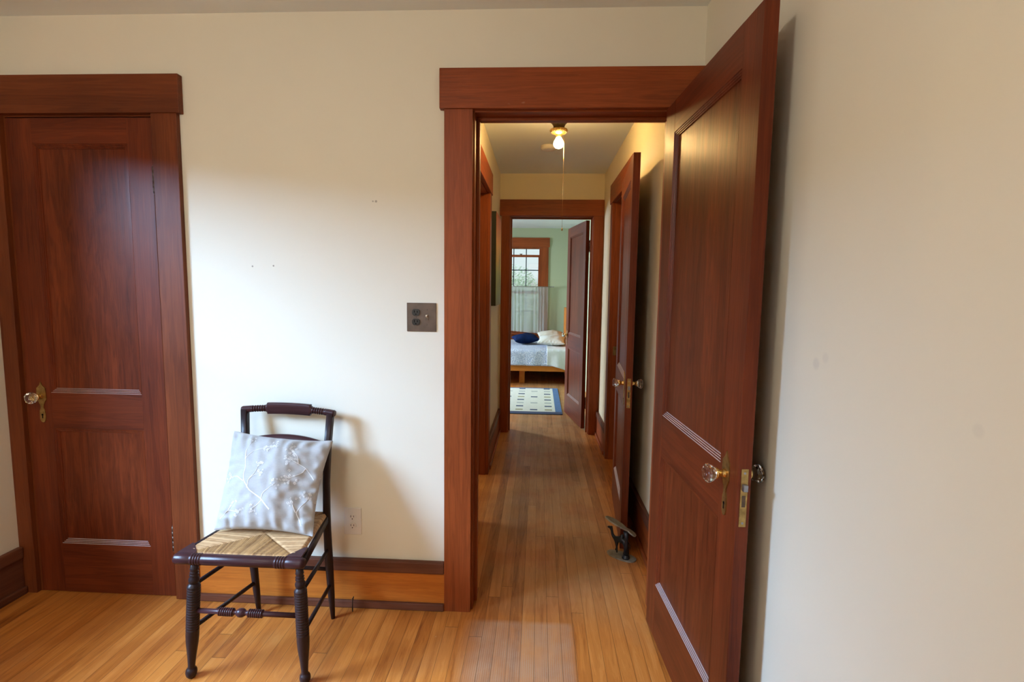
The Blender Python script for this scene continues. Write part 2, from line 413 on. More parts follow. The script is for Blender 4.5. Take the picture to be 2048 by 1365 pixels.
casing_x('trim_1', D1[0], D1[1], 2.049, YF, -1, 'dark brown wooden trim framing the closed door on the left', w=.107, lw=.067, hx0=XL + .001, hx1=-1.440, sto=.034, mats='trimd')
casing_x('trim_2', D2[0], D2[1], 2.060, YF, -1, 'broad reddish wooden trim framing the open doorway to the hall', w=.112, rw=.099, hx0=-.398, hx1=XR - .001, hw=.150)
casing_x('trim_3', D3[0], D3[1], 2.050, HY1, -1, 'wooden trim framing the far doorway into the green bedroom', w=.078, rw=.09, hx0=HL + .001, hx1=HR - .001, hw=.146, depth=.12)

def casing_y(name, y0, y1, ztop, xface, sgn, label, w=.105, hw=.15, depth=.13, th=.022):
    t = thing(name, label, None, (0, 0, 0), kind='structure')
    xa, xb = sorted((xface, xface + sgn * th)); xc, xd = sorted((xface, xface + sgn * (th + .006)))
    rv = .006
    for a, b in ((y0 - rv - w, y0 - rv), (y1 + rv, y1 + rv + w)):
        obj('side_casing', box(xa, xb, a, b, 0, ztop + rv, bev=.002), M['trim_z'], t)
    obj('head_casing', box(xc, xd, y0 - rv - w - .016, y1 + rv + w + .016, ztop + rv, ztop + rv + hw, bev=.003), M['trim_y'], t)
    jx0, jx1 = sorted((xface, xface - sgn * depth))
    obj('jamb', box(jx0, jx1, y0 - .02, y0, 0, ztop), M['trim_z'], t); obj('jamb', box(jx0, jx1, y1, y1 + .02, 0, ztop), M['trim_z'], t)
    obj('jamb', box(jx0, jx1, y0 - .02, y1 + .02, ztop, ztop + .02), M['trim_y'], t)
    m_ = xface - sgn * .055; s0, s1 = sorted((m_, m_ - sgn * .035))
    mb = MB(); mb.box(s0, s1, y0, y0 + .012, 0, ztop, m=M['trim_z'], bev=.002); mb.box(s0, s1, y1 - .012, y1, 0, ztop, m=M['trim_z'], bev=.002)
    obj('door_stop', mb, None, t)
    return t
casing_y('trim_4', 3.39, 4.13, 2.055, HR, -1, 'reddish trim round the side doorway on the right of the hall', w=.10)
casing_y('trim_5', 2.93, 3.69, 2.045, HL, 1, 'reddish trim round the dark opening on the left of the hall', w=.105)
# strike plate on the far jamb of the right hall doorway
o = obj('strike_plate', box(.60, .625, 4.125, 4.1295, .86, .93), M['brass'], bpy.data.objects['trim_4'])

def baseboard(name, axis, a0, a1, face, sgn, label, h=.215, mats=('base', 'dark', 'dark')):
    t = thing(name, label, None, (0, 0, 0), kind='structure')
    def P(a, b, t0, t1, z0, z1, m, nm, bev=.002):
        u, v = sorted((face + sgn * t0, face + sgn * t1)); ax = axis
        mb = box(a, b, u, v, z0, z1, bev=bev) if axis == 'x' else box(u, v, a, b, z0, z1, bev=bev)
        obj(nm, mb, M[m + '_' + ax], t)
    P(a0, a1, 0, .016, .0, h - .045, mats[0], 'board')
    P(a0, a1, 0, .024, h - .052, h, mats[1], 'cap_moulding', .006)
    P(a0, a1, .016, .030, 0, .034, mats[2], 'shoe_moulding', .006)
    return t
baseboard('baseboard_front', 'x', D1[1] + .113, D2[0] - .118, YF, -1, 'orange wood baseboard with brown cap behind the chair', mats=('base', 'dark', 'dark'))
baseboard('baseboard_left', 'y', YB, YF - .024, XL, 1, 'dark wood baseboard along the left wall', mats=('dark', 'dark', 'dark'))
baseboard('baseboard_right', 'y', YB, YF - .025, XR, -1, 'dark wood baseboard behind the open door', mats=('dark', 'dark', 'dark'))
baseboard('baseboard_hall_left', 'y', 3.69 + .112, HY1 - .023, HL, 1, 'brown baseboard on the left of the hall under the painting', h=.235, mats=('trim', 'dark', 'trim'))
baseboard('baseboard_hall_right', 'y', 4.13 + .107, HY1 - .023, HR, -1, 'brown baseboard on the right of the hall before the far doorway', h=.235, mats=('trim', 'dark', 'trim'))
baseboard('baseboard_hall_near_right', 'y', HY0, 3.39 - .107, HR, -1, 'dark baseboard behind the ajar hall door', h=.235, mats=('trim', 'dark', 'trim'))
baseboard('baseboard_bedroom', 'x', -2.9, .66, BY1, -1, 'baseboard under the bedroom window', h=.2, mats=('trim', 'trim', 'trim'))

# ------------------------------------------------------------------ doors
def moulding(mb, x0, x1, z0, z1, yf, sgn):
    """mitred grooved moulding round a panel, stepping from the face (yf) inward; sgn direction INTO the leaf"""
    prof = [(0, 0), (.0015, .0025), (.006, .0025), (.0075, .005), (.0115, .005), (.013, .008), (.017, .008), (.0185, .0115)]
    rings = []
    for (t, d) in prof:
        rings.append([mb.b.verts.new((x, yf + sgn * d, z)) for x, z in ((x0 + t, z0 + t), (x1 - t, z0 + t), (x1 - t, z1 - t), (x0 + t, z1 - t))])
    for A, B in zip(rings, rings[1:]):
        for k in range(4):
            mb.b.faces.new((A[k], A[(k + 1) % 4], B[(k + 1) % 4], B[k]))
def door_knob(parent, x, z, y, sgn, label=None):
    """glass knob projecting along sgn*y from face y"""
    k = MB(); a = (0, sgn, 0)
    k.lathe([(0, .011), (.003, .0125), (.006, .010), (.016, .0085), (.020, .013), (.023, .0155), (.027, .0145), (.028, .008)], (x, y, z), a, 18, M['brass_bright'])
    o = obj('door_knob', k, None, parent, label or 'clear faceted glass knob on a brass neck')
    g = MB(); g.lathe([(.0265, .010), (.029, .0155), (.036, .0215), (.044, .0255), (.052, .0245), (.057, .017), (.0585, .009)], (x, y, z), a, 12, M['knob_glass'], smooth=False)
    obj('glass_knob', g, None, o)
    return o
def plate_outline():
    pts = [(0, .062), (.006, .047), (.019, .034), (.021, .010), (.021, -.014), (.014, -.026), (.007, -.040), (.006, -.052), (.011, -.064), (.0125, -.078), (.0125, -.100), (.008, -.112), (0, -.116)]
    return pts + [(-a, b) for a, b in pts[-2:0:-1]]
def escutcheon(parent, x, z, y, sgn):
    mb = MB(); mb.poly(plate_outline(), lambda u, v, w: (x + u, y + sgn * w, z + v), .0035)
    p = obj('escutcheon_plate', mb, M['brass'], parent, 'aged brass plate with keyhole')
    kh = [(.0042 * cos(a), .0042 * sin(a)) for a in [R(-60 + k * 300 / 12) for k in range(13)]] + [(-.0022, -.016), (.0022, -.016)]
    mb = MB(); mb.poly([(u, v - .082) for u, v in kh], lambda u, v, w: (x + u, y + sgn * (.0034 + w), z + v), .0006)
    obj('keyhole', mb, M['black'], p)
def hinge(parent, x, y, z0, z1, label=None, r=.0062):
    mb = MB(); n = 5; hgt = (z1 - z0)
    prof = [(-.007, .002), (-.004, .0045), (-.001, .002)]
    for i in range(n):
        a, b_ = i * hgt / n, (i + 1) * hgt / n
        prof += [(a + .0004, r * .75), (a + .001, r), (b_ - .001, r), (b_ - .0004, r * .75)]
    prof += [(hgt + .001, .002), (hgt + .004, .0045), (hgt + .007, .002)]
    mb.lathe(prof, (x, y, z0), (0, 0, 1), 14)
    obj('hinge', mb, M['bronze'], parent, label)
def make_door(name, label, pin, rz, Wd, z0=.012, z1=2.040, T=.035, knob_faces=(1, -1), latch=True, flip=False, knob_x=.066, hinges=True, offset=0.0):
    """leaf runs from the pin along local -x, thickness towards local +y (or -y when flip)"""
    t = thing(name, label, 'door', (pin[0], pin[1], 0), rz, kind='structure')
    sy = -1 if flip else 1
    def B(x0, x1, ya, yb, za, zb, **k):
        a, b_ = sorted((sy * ya, sy * yb)); return box(-x1 - offset, -x0 - offset, a, b_, za, zb, **k)
    sw = .108
    for a, b_ in ((0.004, sw), (Wd - sw, Wd)): obj('stile', B(a, b_, 0, T, z0, z1, bev=.0015), M['door_z'], t)
    xa, xb = sw, Wd - sw
    rails = [(z0, .228), (.750, .905), (1.942, z1)]
    for a, b_ in rails: obj('rail', B(xa, xb, 0.0003, T - .0003, a, b_), M['door_x'], t)
    for (pa, pb) in ((.228, .750), (.905, 1.942)):
        obj('panel', B(xa, xb, .0118, T - .0118, pa, pb), M['panel'], t)
        mb = MB()
        moulding(mb, -xb - offset, -xa - offset, pa, pb, 0, sy); moulding(mb, -xb - offset, -xa - offset, pa, pb, sy * T, -sy)
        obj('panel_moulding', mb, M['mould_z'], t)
    kx = -(Wd - knob_x) - offset
    for f in knob_faces:
        yy = (0 if f < 0 else T) * sy; sg = f * sy
        escutcheon(t, kx, .89, yy, sg); door_knob(t, kx, .89, yy + sg * .003, sg)
    if latch:
        a, b_ = sorted((sy * .0085, sy * .0265)); xe = -Wd - offset
        lp = obj('latch_plate', box(xe - .0018, xe, a, b_, .772, .925, bev=.0005), M['brass'], t, 'worn brass lock plate on the door edge')
        mb = MB(); mb.box(xe - .012, xe, sy * T / 2 - .006, sy * T / 2 + .006, .868, .886, bev=.002); obj('latch_bolt', mb, M['steel'], lp)
        mb = MB(); mb.box(xe - .0024, xe, sy * T / 2 - .0045, sy * T / 2 + .0045, .825, .855); obj('bolt_slot', mb, M['bronze'], lp)
        for zz in (.914, .782): obj('screw', MB().lathe([(0, .0035), (.0028, .003)], (xe, sy * T / 2, zz), (-1, 0, 0), 12), M['steel'], lp)
    if hinges:
        for (a, b_) in ((1.745, 1.85), (.215, .325)): hinge(t, 0.001, -sy * .003, a, b_)
    return t
# door_1: closed, pin on its right side
make_door('door_1', 'closed dark brown two-panel door with glass knob at the left', (D1[1] - .004, YF - .004), 0, .622, z0=.003, z1=2.044, knob_faces=(-1,), latch=False)
# door_2: wide open against the right wall, pin on the right jamb
make_door('door_2', 'large open two-panel door swung against the right wall', (.504, 2.049), R(90 + 3.4), .752, z1=2.055)
# door_4: the side door on the right of the hall, swung back along the hall wall towards the camera
make_door('door_4', 'narrow ajar hall door seen nearly edge-on with two glass knobs', (.549, 3.378), R(90 - 4.7), .750, z1=2.052)
# door_3: bedroom door opened into the bedroom
make_door('door_3', 'far door opened into the green bedroom', (.474, BY0 + .030), R(-(90 - 10.5)), .725, flip=True, offset=.004)

# ------------------------------------------------------------------ windows
def window(name, axis, a0, a1, z0, z1, tin, tout, label, cols=0):
    """frame, sill and a meeting rail in an opening; tin = inner face coordinate, tout = outer face"""
    t = thing(name, label, None, (0, 0, 0), kind='structure'); s = 1 if tin > tout else -1; mid = (tin + tout) / 2
    def B(a, b, t0, t1, za, zb, m, nm, bev=.002):
        u, v = sorted((t0, t1)); mb = box(a, b, u, v, za, zb, bev=bev) if axis == 'x' else box(u, v, a, b, za, zb, bev=bev)
        return obj(nm, mb, m, t)
    mz, ma = M['trim_z'], M['trim_' + axis]
    for a, b in ((a0, a0 + .03), (a1 - .03, a1)): B(a, b, tin, tout, z0, z1, mz, 'frame')
    B(a0 + .031, a1 - .031, tin, tout, z1 - .03, z1, ma, 'frame'); B(a0 + .031, a1 - .031, tin, tout, z0, z0 + .03, ma, 'frame')
    B(a0 + .031, a1 - .031, mid - .02, mid + .02, (z0 + z1) / 2 - .015, (z0 + z1) / 2 + .015, ma, 'meeting_rail')
    B(a0 - .1, a0, tin, tin + s * .02, z0, z1, mz, 'side_casing'); B(a1, a1 + .1, tin, tin + s * .02, z0, z1, mz, 'side_casing')
    B(a0 - .115, a1 + .115, tin, tin + s * .026, z1, z1 + .14, ma, 'head_casing')
    B(a0 - .12, a1 + .12, tin, tin + s * .05, z0 - .025, z0, ma, 'sill')
    return t
window('window_2', 'y', .42, 1.36, .78, 2.05, XL, XL - .13, 'window in the left wall outside the picture')
window('window_3', 'x', -2.15, -1.05, .75, 2.12, YB, YB - .13, 'added window in the wall behind the camera for fill light')  # unseen opening added to let in the fill from behind
window('window_4', 'y', 6.2, 7.8, .75, 2.05, -2.9, -3.03, 'bedroom side window outside the picture')
window('window_5', 'y', 3.1, 4.2, .8, 2.0, -2.9, -3.03, 'side room window outside the picture')

# the bedroom window the photo shows
w1 = thing('window_1', 'bedroom window with dark muntins above the sheer curtain', None, (0, 0, 0), kind='structure')
wx0, wx1, wz0, wz1 = -.93, .03, .62, 2.115; yi = BY1
obj('side_casing', box(wx1 - .008, wx1 + .125, yi - .024, yi, wz0 - .02, wz1, bev=.003), M['trim_z'], w1)
obj('side_casing', box(wx0 - .125, wx0 + .008, yi - .024, yi, wz0 - .02, wz1, bev=.003), M['trim_z'], w1)
obj('head_casing', box(wx0 - .145, wx1 + .142, yi - .030, yi, wz1, wz1 + .16, bev=.004), M['trim_x'], w1)
obj('sill', box(wx0 - .15, wx1 + .15, yi - .06, yi + .03, wz0 - .03, wz0, bev=.004), M['trim_x'], w1)
obj('apron', box(wx0 - .12, wx1 + .12, yi - .02, yi, wz0 - .12, wz0 - .03, bev=.003), M['trim_x'], w1)
mb = MB(); mb.box(wx0 + .001, wx0 + .035, yi + .001, yi + .13, wz0, wz1 - .001); mb.box(wx1 - .035, wx1 - .001, yi + .001, yi + .13, wz0, wz1 - .001); mb.box(wx0 + .036, wx1 - .036, yi + .001, yi + .13, wz1 - .025, wz1 - .001); mb.box(wx0 + .036, wx1 - .036, yi + .001, yi + .13, wz0 + .001, wz0 + .03)
obj('frame', mb, M['trim_z'], w1)
sash = obj('sash', MB().box(wx0 + .035, wx1 - .035, yi + .03, yi + .06, 1.945, 1.985, bev=.003).box(wx0 + .035, wx0 + .05, yi + .03, yi + .06, 1.33, 1.96).box(wx1 - .05, wx1 - .035, yi + .03, yi + .06, 1.33, 1.96).box(wx0 + .035, wx1 - .035, yi + .03, yi + .06, 1.31, 1.345), M['trim_x'], w1)
mb = MB(); mb.lathe([(0, .010), (.008, .012), (.012, .004)], (-.325, yi + .045, 1.985), (0, 0, 1), 12); mb.box(-.35, -.30, yi + .036, yi + .05, 1.993, 2.003, bev=.002)
obj('sash_lock', mb, M['bronze'], sash)
mb = MB(); dm = simple('dark_painted_muntin', (.02, .035, .05), .5)
for x in (-.233, -.453, -.673): mb.box(x - .008, x + .008, yi + .085, yi + .10, wz0 + .03, wz1 - .025)
for z in (1.72, 1.35, 1.00): mb.box(wx0 + .035, wx1 - .035, yi + .085, yi + .10, z - .008, z + .008)
obj('muntins', mb, dm, w1)
obj('pane', box(wx0 + .035, wx1 - .035, yi + .091, yi + .094, wz0 + .03, wz1 - .025), M['pane'], w1)

# ------------------------------------------------------------------ outside the bedroom window
lawn = simple('lawn_grass', (.10, .17, .05), .9, nz=.4, nscale=3)
tag(box(-30, 30, 9.4, 60, -.7, -.5).build('ground_outside', lawn), 'green lawn outside the bedroom window', 'lawn', 'structure')
blocker = simple('dark_green_blocker', (.05, .09, .03), .9, nz=.4, nscale=6)  # unseen block added to cut off the low sky at left
tag(box(-9.5, -8.5, -8, 12, -.5, 3.1, bev=.3).build('hedge_outside', blocker), 'added green hedge outside beyond the left window', 'blocker', 'structure')
tr = thing('leafy_tree', 'pale green leafy tree seen through the bedroom window', 'tree', (-.85, 15.0, -.5))
obj('trunk', MB().loft([(0, 0, 0), (.05, 0, 1.2), (-.05, .1, 1.7), (.1, 0, 2.3)], [(.10, .10, 2), (.08, .08, 2), (.06, .06, 2), (.02, .02, 2)]), simple('tree_bark', (.12, .09, .06), .9, nz=.3), tr)
leaf = simple('light_green_leaf', (.80, .90, .76), .7, nz=.15, nscale=5)
mb = MB(); rr = random.Random(3)
for i in range(3800):
    p = Vector((rr.gauss(0, 1), rr.gauss(0, 1), rr.gauss(0, 1))).normalized() * (rr.random() ** .4)
    c_ = Vector((p.x * .95, p.y * 1.2, 1.7 + p.z * .95)); a = rr.random() * 6.28; s_ = .045
    u = Vector((cos(a), sin(a), rr.uniform(-.6, .6))) * s_; v = Vector((-sin(a), cos(a), rr.uniform(-.8, .8))) * s_ * .6
    q = [mb.b.verts.new(c_ + k) for k in (-u, -v, u, v)]; mb.b.faces.new(q)
obj('crown', mb, leaf, tr)

# ------------------------------------------------------------------ side chair with rush seat
chair = thing('side_chair', 'dark turned wooden side chair with a woven rush seat by the wall', 'chair', (-1.0, 1.80, 0))
CX, CY = -1.0, 1.80
def cp(x, y, z): return (x - CX, y - CY, z)
def front_leg(top, foot, nm='leg'):
    top, foot = Vector(top), Vector(foot); ax = foot - top; L = ax.length
    def d(z): return (top.z - z) / (top.z - foot.z) * L
    P = [(.432, .0125), (.405, .0125), (.402, .0145), (.398, .0120), (.392, .0120), (.389, .0148), (.386, .012), (.383, .012), (.380, .0155), (.377, .013), (.373, .0135), (.366, .0170), (.358, .0172), (.352, .0140), (.350, .0120), (.348, .0150), (.345, .0180)]
    z = .342
    while z > .188:
        P += [(z, .0190), (z - .0025, .0212), (z - .006, .0212), (z - .0083, .0190)]; z -= .0092
    P += [(.185, .0205), (.180, .0212), (.176, .0205), (.165, .0212), (.130, .0195), (.09, .0150), (.055, .0120), (.040, .0112), (.037, .0118), (.034, .0155), (.028, .0180), (.020, .0188), (.010, .0165), (.004, .0125), (.0, .009)]
    mb = MB(); mb.lathe([(d(z), r) for z, r in P], top, ax, 22, M['chair'])
    return obj(nm, mb, None, chair)
front_leg(cp(-1.165, 1.625, .432), cp(-1.196, 1.622, 0)); front_leg(cp(-.797, 1.625, .432), cp(-.786, 1.622, 0))
def back_leg(s):
    pts = [(-1.150, 1.982, 0), (-1.158, 1.982, .10), (-1.168, 1.98, .25), (-1.176, 1.978, .40), (-1.180, 1.978, .46), (-1.186, 1.985, .58), (-1.190, 1.997, .72), (-1.196, 2.013, .868)] if s < 0 else \
          [(-.831, 1.975, 0), (-.836, 1.975, .10), (-.842, 1.974, .25), (-.846, 1.972, .40), (-.846, 1.972, .46), (-.848, 1.980, .58), (-.846, 1.995, .72), (-.838, 2.011, .858)]
    secs = [(.008, .008, 2), (.0135, .0135, 2), (.0165, .0165, 2), (.0155, .0155, 2), (.014, .0155, 2.6), (.0125, .015, 3.4), (.0128, .0150, 5), (.0130, .0145, 6)]
    return obj('leg', MB().loft([cp(*p) for p in pts], secs, 18, M['chair']), None, chair, 'rear leg running up into the back post')
back_leg(-1); back_leg(1)
# front seat rail with turned rings
P = []; x = -1.232; ring = [(-1.163, -1.128), (-.872, -.838)]
P = [(0, .010), (.003, .015), (.010, .0185), (.060, .0190)]
def rings(a, b, r0, r1, n):
    out = []; st = (b - a) / n
    for i in range(n): out += [(a + st * i, r0), (a + st * (i + .25), r1), (a + st * (i + .7), r1), (a + st * (i + .95), r0)]
    return out
P += rings(.064, .100, .0168, .0200, 4) + [(.104, .0188), (.355, .0188)] + rings(.358, .394, .0168, .0200, 4) + [(.398, .0190), (.446, .0190), (.455, .0165), (.458, .010)]
obj('seat_rail', MB().lathe(P, cp(-1.232, 1.618, .440), (1, 0, 0), 22, M['chair_red']), None, chair, 'turned front rail with ringed bands')
# side rails and back rail of the seat frame
obj('seat_rail', MB().loft([cp(-.785, 1.63, .434), cp(-.843, 1.965, .434)], (.007, .014, 5), 12, M['chair'], up=(1, 0, 0)), None, chair)
obj('seat_rail', MB().loft([cp(-1.222, 1.63, .434), cp(-1.176, 1.965, .434)], (.008, .017, 5), 12, M['chair'], up=(1, 0, 0)), None, chair)
obj('seat_rail', MB().tube([cp(-1.17, 1.975, .436), cp(-.85, 1.972, .436)], .011, 12, M['chair']), None, chair)
# corner blocks
for sx_ in (-1, 1):
    a = (-1.228, -1.158) if sx_ < 0 else (-.782, -.842)
    tri = [(a[0] + (.006 if sx_ < 0 else -.006), 1.622), (a[1], 1.622), (a[1] + (-.004 if sx_ < 0 else .004), 1.634), (a[0] + (.024 if sx_ < 0 else -.024), 1.686), (a[0] + (.014 if sx_ < 0 else -.014), 1.690)]
    obj('corner_block', MB().poly([(p[0] - CX, p[1] - CY) for p in tri], lambda u, v, w: (u, v, .452 + w), .0085, M['chair_red']), None, chair)
# rush seat
def rush_mat():
    m, t, b = mat('woven_rush', .62, (.5, .35, .18)); n = N(t); co = n.coords()
    at = n.n('Attribute', attribute_name='strand'); sp = n.n('SeparateColor'); n.l(at.outputs['Color'], sp.inputs[0])
    sid = sp.outputs[0]; side = sp.outputs[1]
    wn_ = n.n('TexNoise'); n.l(n.scale(co, (9, 9, 9)), wn_.inputs['Vector'])
    f = n.math('MULTIPLY_ADD', wn_.outputs['Fac'], .5, n.math('MULTIPLY', sid, .55), clamp=True)
    cf = n.ramp(f, [(.2, (.20, .09, .026)), (.75, (.46, .25, .09))])
    cs = n.ramp(f, [(.2, (.36, .19, .075)), (.75, (.64, .40, .20))])
    c = n.mix(side, cf, cs)
    g = n.mapr(sp.outputs[2], 0, .35, 1, 0)
    c = n.mix(n.math('MULTIPLY', g, .85), c, (.05, .024, .01))
    n.l(c, b.inputs['Base Color']); return m
def rush_seat():
    bm = bmesh.new(); NU, NV = 176, 150
    lay = bm.verts.layers.float_color.new('strand'); V = []
    def W_(y): return .5 * ((.412) * (1 - y) + (.318) * y)      # half width front..back (y 0..1)
    st = .0062; rr = random.Random(5); jit = [rr.random() for _ in range(400)]
    for j in range(NV + 1):
        row = []
        for i in range(NU + 1):
            y = j / NV; x = (i / NU * 2 - 1); X = x * W_(y) + (-1.0035 + (-.0025 - -.0035) * y); Yw = 1.622 + y * .352
            # distances (m) from edges -> which section
            dx = (1 - abs(x)) * W_(y); df = y * .352; db = (1 - y) * .352
            # corner blocks steal the front corners: front section starts inboard
            front = df < (dx - .012) * .98 ; back = db < dx * .95
            sec = 0 if (front and df <= db) else (1 if (back and db < df) else 2)
            q = X if sec < 2 else Yw
            if sec == 0: q = X + (X + 1.0) * df * 1.6 * -1      # strands fan towards the centre
            if sec == 2: q = Yw + (Yw - 1.80) * -.9 * dx
            k = math.floor(q / st); ph = q / st - k; rdg = sin(pi * ph) ** .7
            j_ = jit[k % 400]
            dip = -.006 * (1 - (2 * y - 1) ** 2) * (1 - x * x)
            edge = 0
            if df < .012: edge = -.010 * (1 - df / .012) ** 2
            if dx < .012: edge = min(edge, -.012 * (1 - dx / .012) ** 2)
            dg = min(abs(df - dx + .012), abs(db - dx)) if sec != 2 or True else 0
            crease = -.003 * max(0, 1 - dg / .010)
            z = .4585 + dip + edge + crease + .0022 * rdg + .0012 * (j_ - .5)
            v = bm.verts.new((X - CX, Yw - CY, z)); v[lay] = (j_, 1. if sec == 2 else 0., rdg, 1); row.append(v)
        V.append(row)
    for j in range(NV):
        for i in range(NU):
            x = abs((i + .5) / NU * 2 - 1); y = (j + .5) / NV
            if y * .352 < .055 and (1 - x) * W_(y) < .042 * (1 - y * .352 / .055): continue
            f = bm.faces.new((V[j][i], V[j][i + 1], V[j + 1][i + 1], V[j + 1][i])); f.smooth = True
    # underside
    lo = [bm.verts.new((p[0] - CX, p[1] - CY, .440)) for p in ((-1.165, 1.64), (-.842, 1.64), (-.852, 1.96), (-1.15, 1.96))]
    bm.faces.new(lo[::-1])
    for v in [v for v in bm.verts if not v.link_faces]: bm.verts.remove(v)
    me = bpy.data.meshes.new('rush_seat'); bm.to_mesh(me); bm.free(); me.materials.append(rush_mat())
    o = bpy.data.objects.new('rush_seat', me); C.objects.link(o); o.parent = chair; o['label'] = 'straw coloured woven rush seat in four triangles'
rush_seat()
# top rail
def top_rail():
    mb = MB(); xs0, xs1 = -1.208, -.820
    pts = []; secs = []
    n = 200
    for i in range(n + 1):
        t = i / n; x = xs0 + (xs1 - xs0) * t; s = 2 * t - 1
        z = .868 + .010 * (1 - s * s) - .008 * t; y = 2.012 + .012 * (1 - s * s)
        a = abs(s)
        if a < .47: rx, ry, pw = .0235, .011, 4.5
        elif a < .50: rx, ry, pw = .016, .0105, 3
        elif a < .80:
            ph = ((a - .50) / .30 * 6) % 1; rx = ry = .0092 + .0048 * (sin(pi * ph) ** .8); pw = 2
        elif a < .985: rx = ry = .0135; pw = 2.4
        else: rx = ry = .0115; pw = 2.4
        pts.append(cp(x, y, z)); secs.append((rx, ry, pw))
    mb.loft(pts, secs, 20, M['chair_red'], up=(0, 0, 1))
    return obj('top_rail', mb, None, chair, 'turned crest rail with a flat centre block and ringed ends')
top_rail()
# slat
def slat():
    mb = MB()
    def fn(u, v, back=0):
        x = -1.190 + .346 * u; s = 2 * u - 1; top = .748 + .024 * (1 - s * s) - .014 * u; bot = .700 - .012 * u
        z = bot + (top - bot) * v; y = 1.996 + .014 * (1 - s * s) + .010 * back + (z - .72) * .12
        return cp(x, y, z)
    n = 24
    for (bk, fl) in ((0, False), (1, True)): mb.grid(lambda u, v: fn(u, v, bk), n, 2, M['chair_red'], flip=fl)
    for vv in (0, 1): mb.grid(lambda u, w: fn(u, vv, w), n, 1, M['chair_red'])
    bmesh.ops.remove_doubles(mb.b, verts=mb.b.verts[:], dist=1e-5)
    return obj('back_slat', mb, None, chair)
slat()
# stretchers
def stretcher(a, b, r=.0078): obj('stretcher', MB().tube([cp(*a), cp(*b)], r, 12, M['chair']), None, chair)
stretcher((-.787, 1.63, .342), (-.845, 1.975, .300)); stretcher((-.785, 1.63, .195), (-.840, 1.975, .145))
stretcher((-1.172, 1.63, .342), (-1.170, 1.980, .300)); stretcher((-1.180, 1.63, .185), (-1.162, 1.980, .140))
stretcher((-1.165, 1.98, .215), (-.842, 1.975, .215), .008)
P = [(0, .0085), (.085, .0085)] + rings(.088, .140, .0100, .0140, 7) + [(.143, .009), (.147, .007), (.152, .010), (.158, .0140), (.166, .0152), (.174, .0140), (.180, .010), (.185, .007), (.189, .009)] + rings(.192, .244, .0100, .0140, 7) + [(.248, .0088), (.366, .0085)]
obj('stretcher', MB().lathe(P, cp(-1.172, 1.623, .250), (1, 0, -.006), 18, M['chair_red']), None, chair, 'front stretcher turned with rings and a central ball')

# ------------------------------------------------------------------ pillow on the chair
def fabric_mat(name, col, bumps=260):
    m, t, b = mat(name, .82, col, spec=.2); n = N(t); co = n.coords()
    b.inputs['Sheen Weight'].default_value = .2
    f = n.noise(n.scale(co, (400, 400, 60)), 1, 2); g = n.noise(n.scale(co, (60, 60, 400)), 1, 2)
    c = n.mix(n.mapr(n.math('ADD', f, g), .7, 1.3), tuple(x * .9 for x in col), col)
    n.l(c, b.inputs['Base Color'])
    n.bump(n.math('ADD', f, g), .1, .001, b)
    return m
M['pillow'] = fabric_mat('grey_woven_cotton', (.42, .41, .40)); M['embroid'] = fabric_mat('white_embroidery', (.72, .70, .67))
PTL, PTR, PBL, PBR = Vector((-1.215, 1.965, .790)), Vector((-.806, 1.955, .765)), Vector((-1.185, 1.765, .470)), Vector((-.808, 1.755, .466))
pil_n = (PTR - PTL).cross(PTL - PBL).normalized()
if pil_n.y > 0: pil_n = -pil_n
def pillow_pt(u, v, side=1):
    """u across, v up; side 1 front, -1 back"""
    U, V_ = 2 * u - 1, 2 * v - 1
    # edges pull inwards between the corners
    pin_ = .075; uu = .5 + .5 * U * (1 - pin_ * (1 - V_ ** 2)); vv = .5 + .5 * V_ * (1 - pin_ * (1 - U ** 2))
    p = (PBL * (1 - uu) + PBR * uu) * (1 - vv) + (PTL * (1 - uu) + PTR * uu) * vv
    e = max(0., (1 - U ** 2)) ** .42 * max(0., (1 - V_ ** 2)) ** .42
    sk = min(1, max(0, (U - .12) / .75)); sk = sk * sk * (3 - 2 * sk)
    h = .078 * e * (1 - .38 * sk) if side > 0 else .038 * e
    # puckers running in from the seams
    du, dv = 1 - abs(U), 1 - abs(V_)
    wr = 0
    if side > 0:
        wr += .0062 * math.exp(-dv * 4.0) * min(1, dv * 9) * sin(U * 23 + 3.5 * noise.noise(Vector((U * 3, V_ * 2, 1)))) * (1.2 if V_ < 0 else 1)
        wr += .0062 * math.exp(-du * 3.6) * min(1, du * 9) * sin(V_ * 21 + 4 * noise.noise(Vector((U * 2, V_ * 3, 5))))
        wr += .008 * noise.noise(Vector((U * 2.2, V_ * 2.2, 3.1))) * e + .004 * noise.noise(Vector((U * 6, V_ * 6, 9.1))) * e ** .5
        wr += .006 * max(0, U - .1) * (1 - abs(V_)) * sin(V_ * 24 + U * 9) * min(1, du * 6)
    sag = -.006 * (1 - V_) * .5 * e
    if side > 0: wr += .010 * noise.noise(Vector((U * 5 + V_ * 3, V_ * 4.5 - U * 2, 7.7))) * e ** .5 * max(.25, U)
    return p + pil_n * (side * h + wr) + Vector((0, 0, sag))
pl = thing('throw_pillow', 'grey throw pillow with white embroidered branches leaning on the rush chair', 'pillow', (-1.0, 1.80, .462))
po = Vector((-1.0, 1.80, .462))
mb = MB(); mb.grid(lambda u, v: pillow_pt(u, v, 1) - po, 110, 100, M['pillow']); mb.grid(lambda u, v: pillow_pt(u, v, -1) - po, 50, 44, M['pillow'], flip=True)
bmesh.ops.remove_doubles(mb.b, verts=mb.b.verts[:], dist=.0008)
obj('pillow_cover', mb, None, pl)
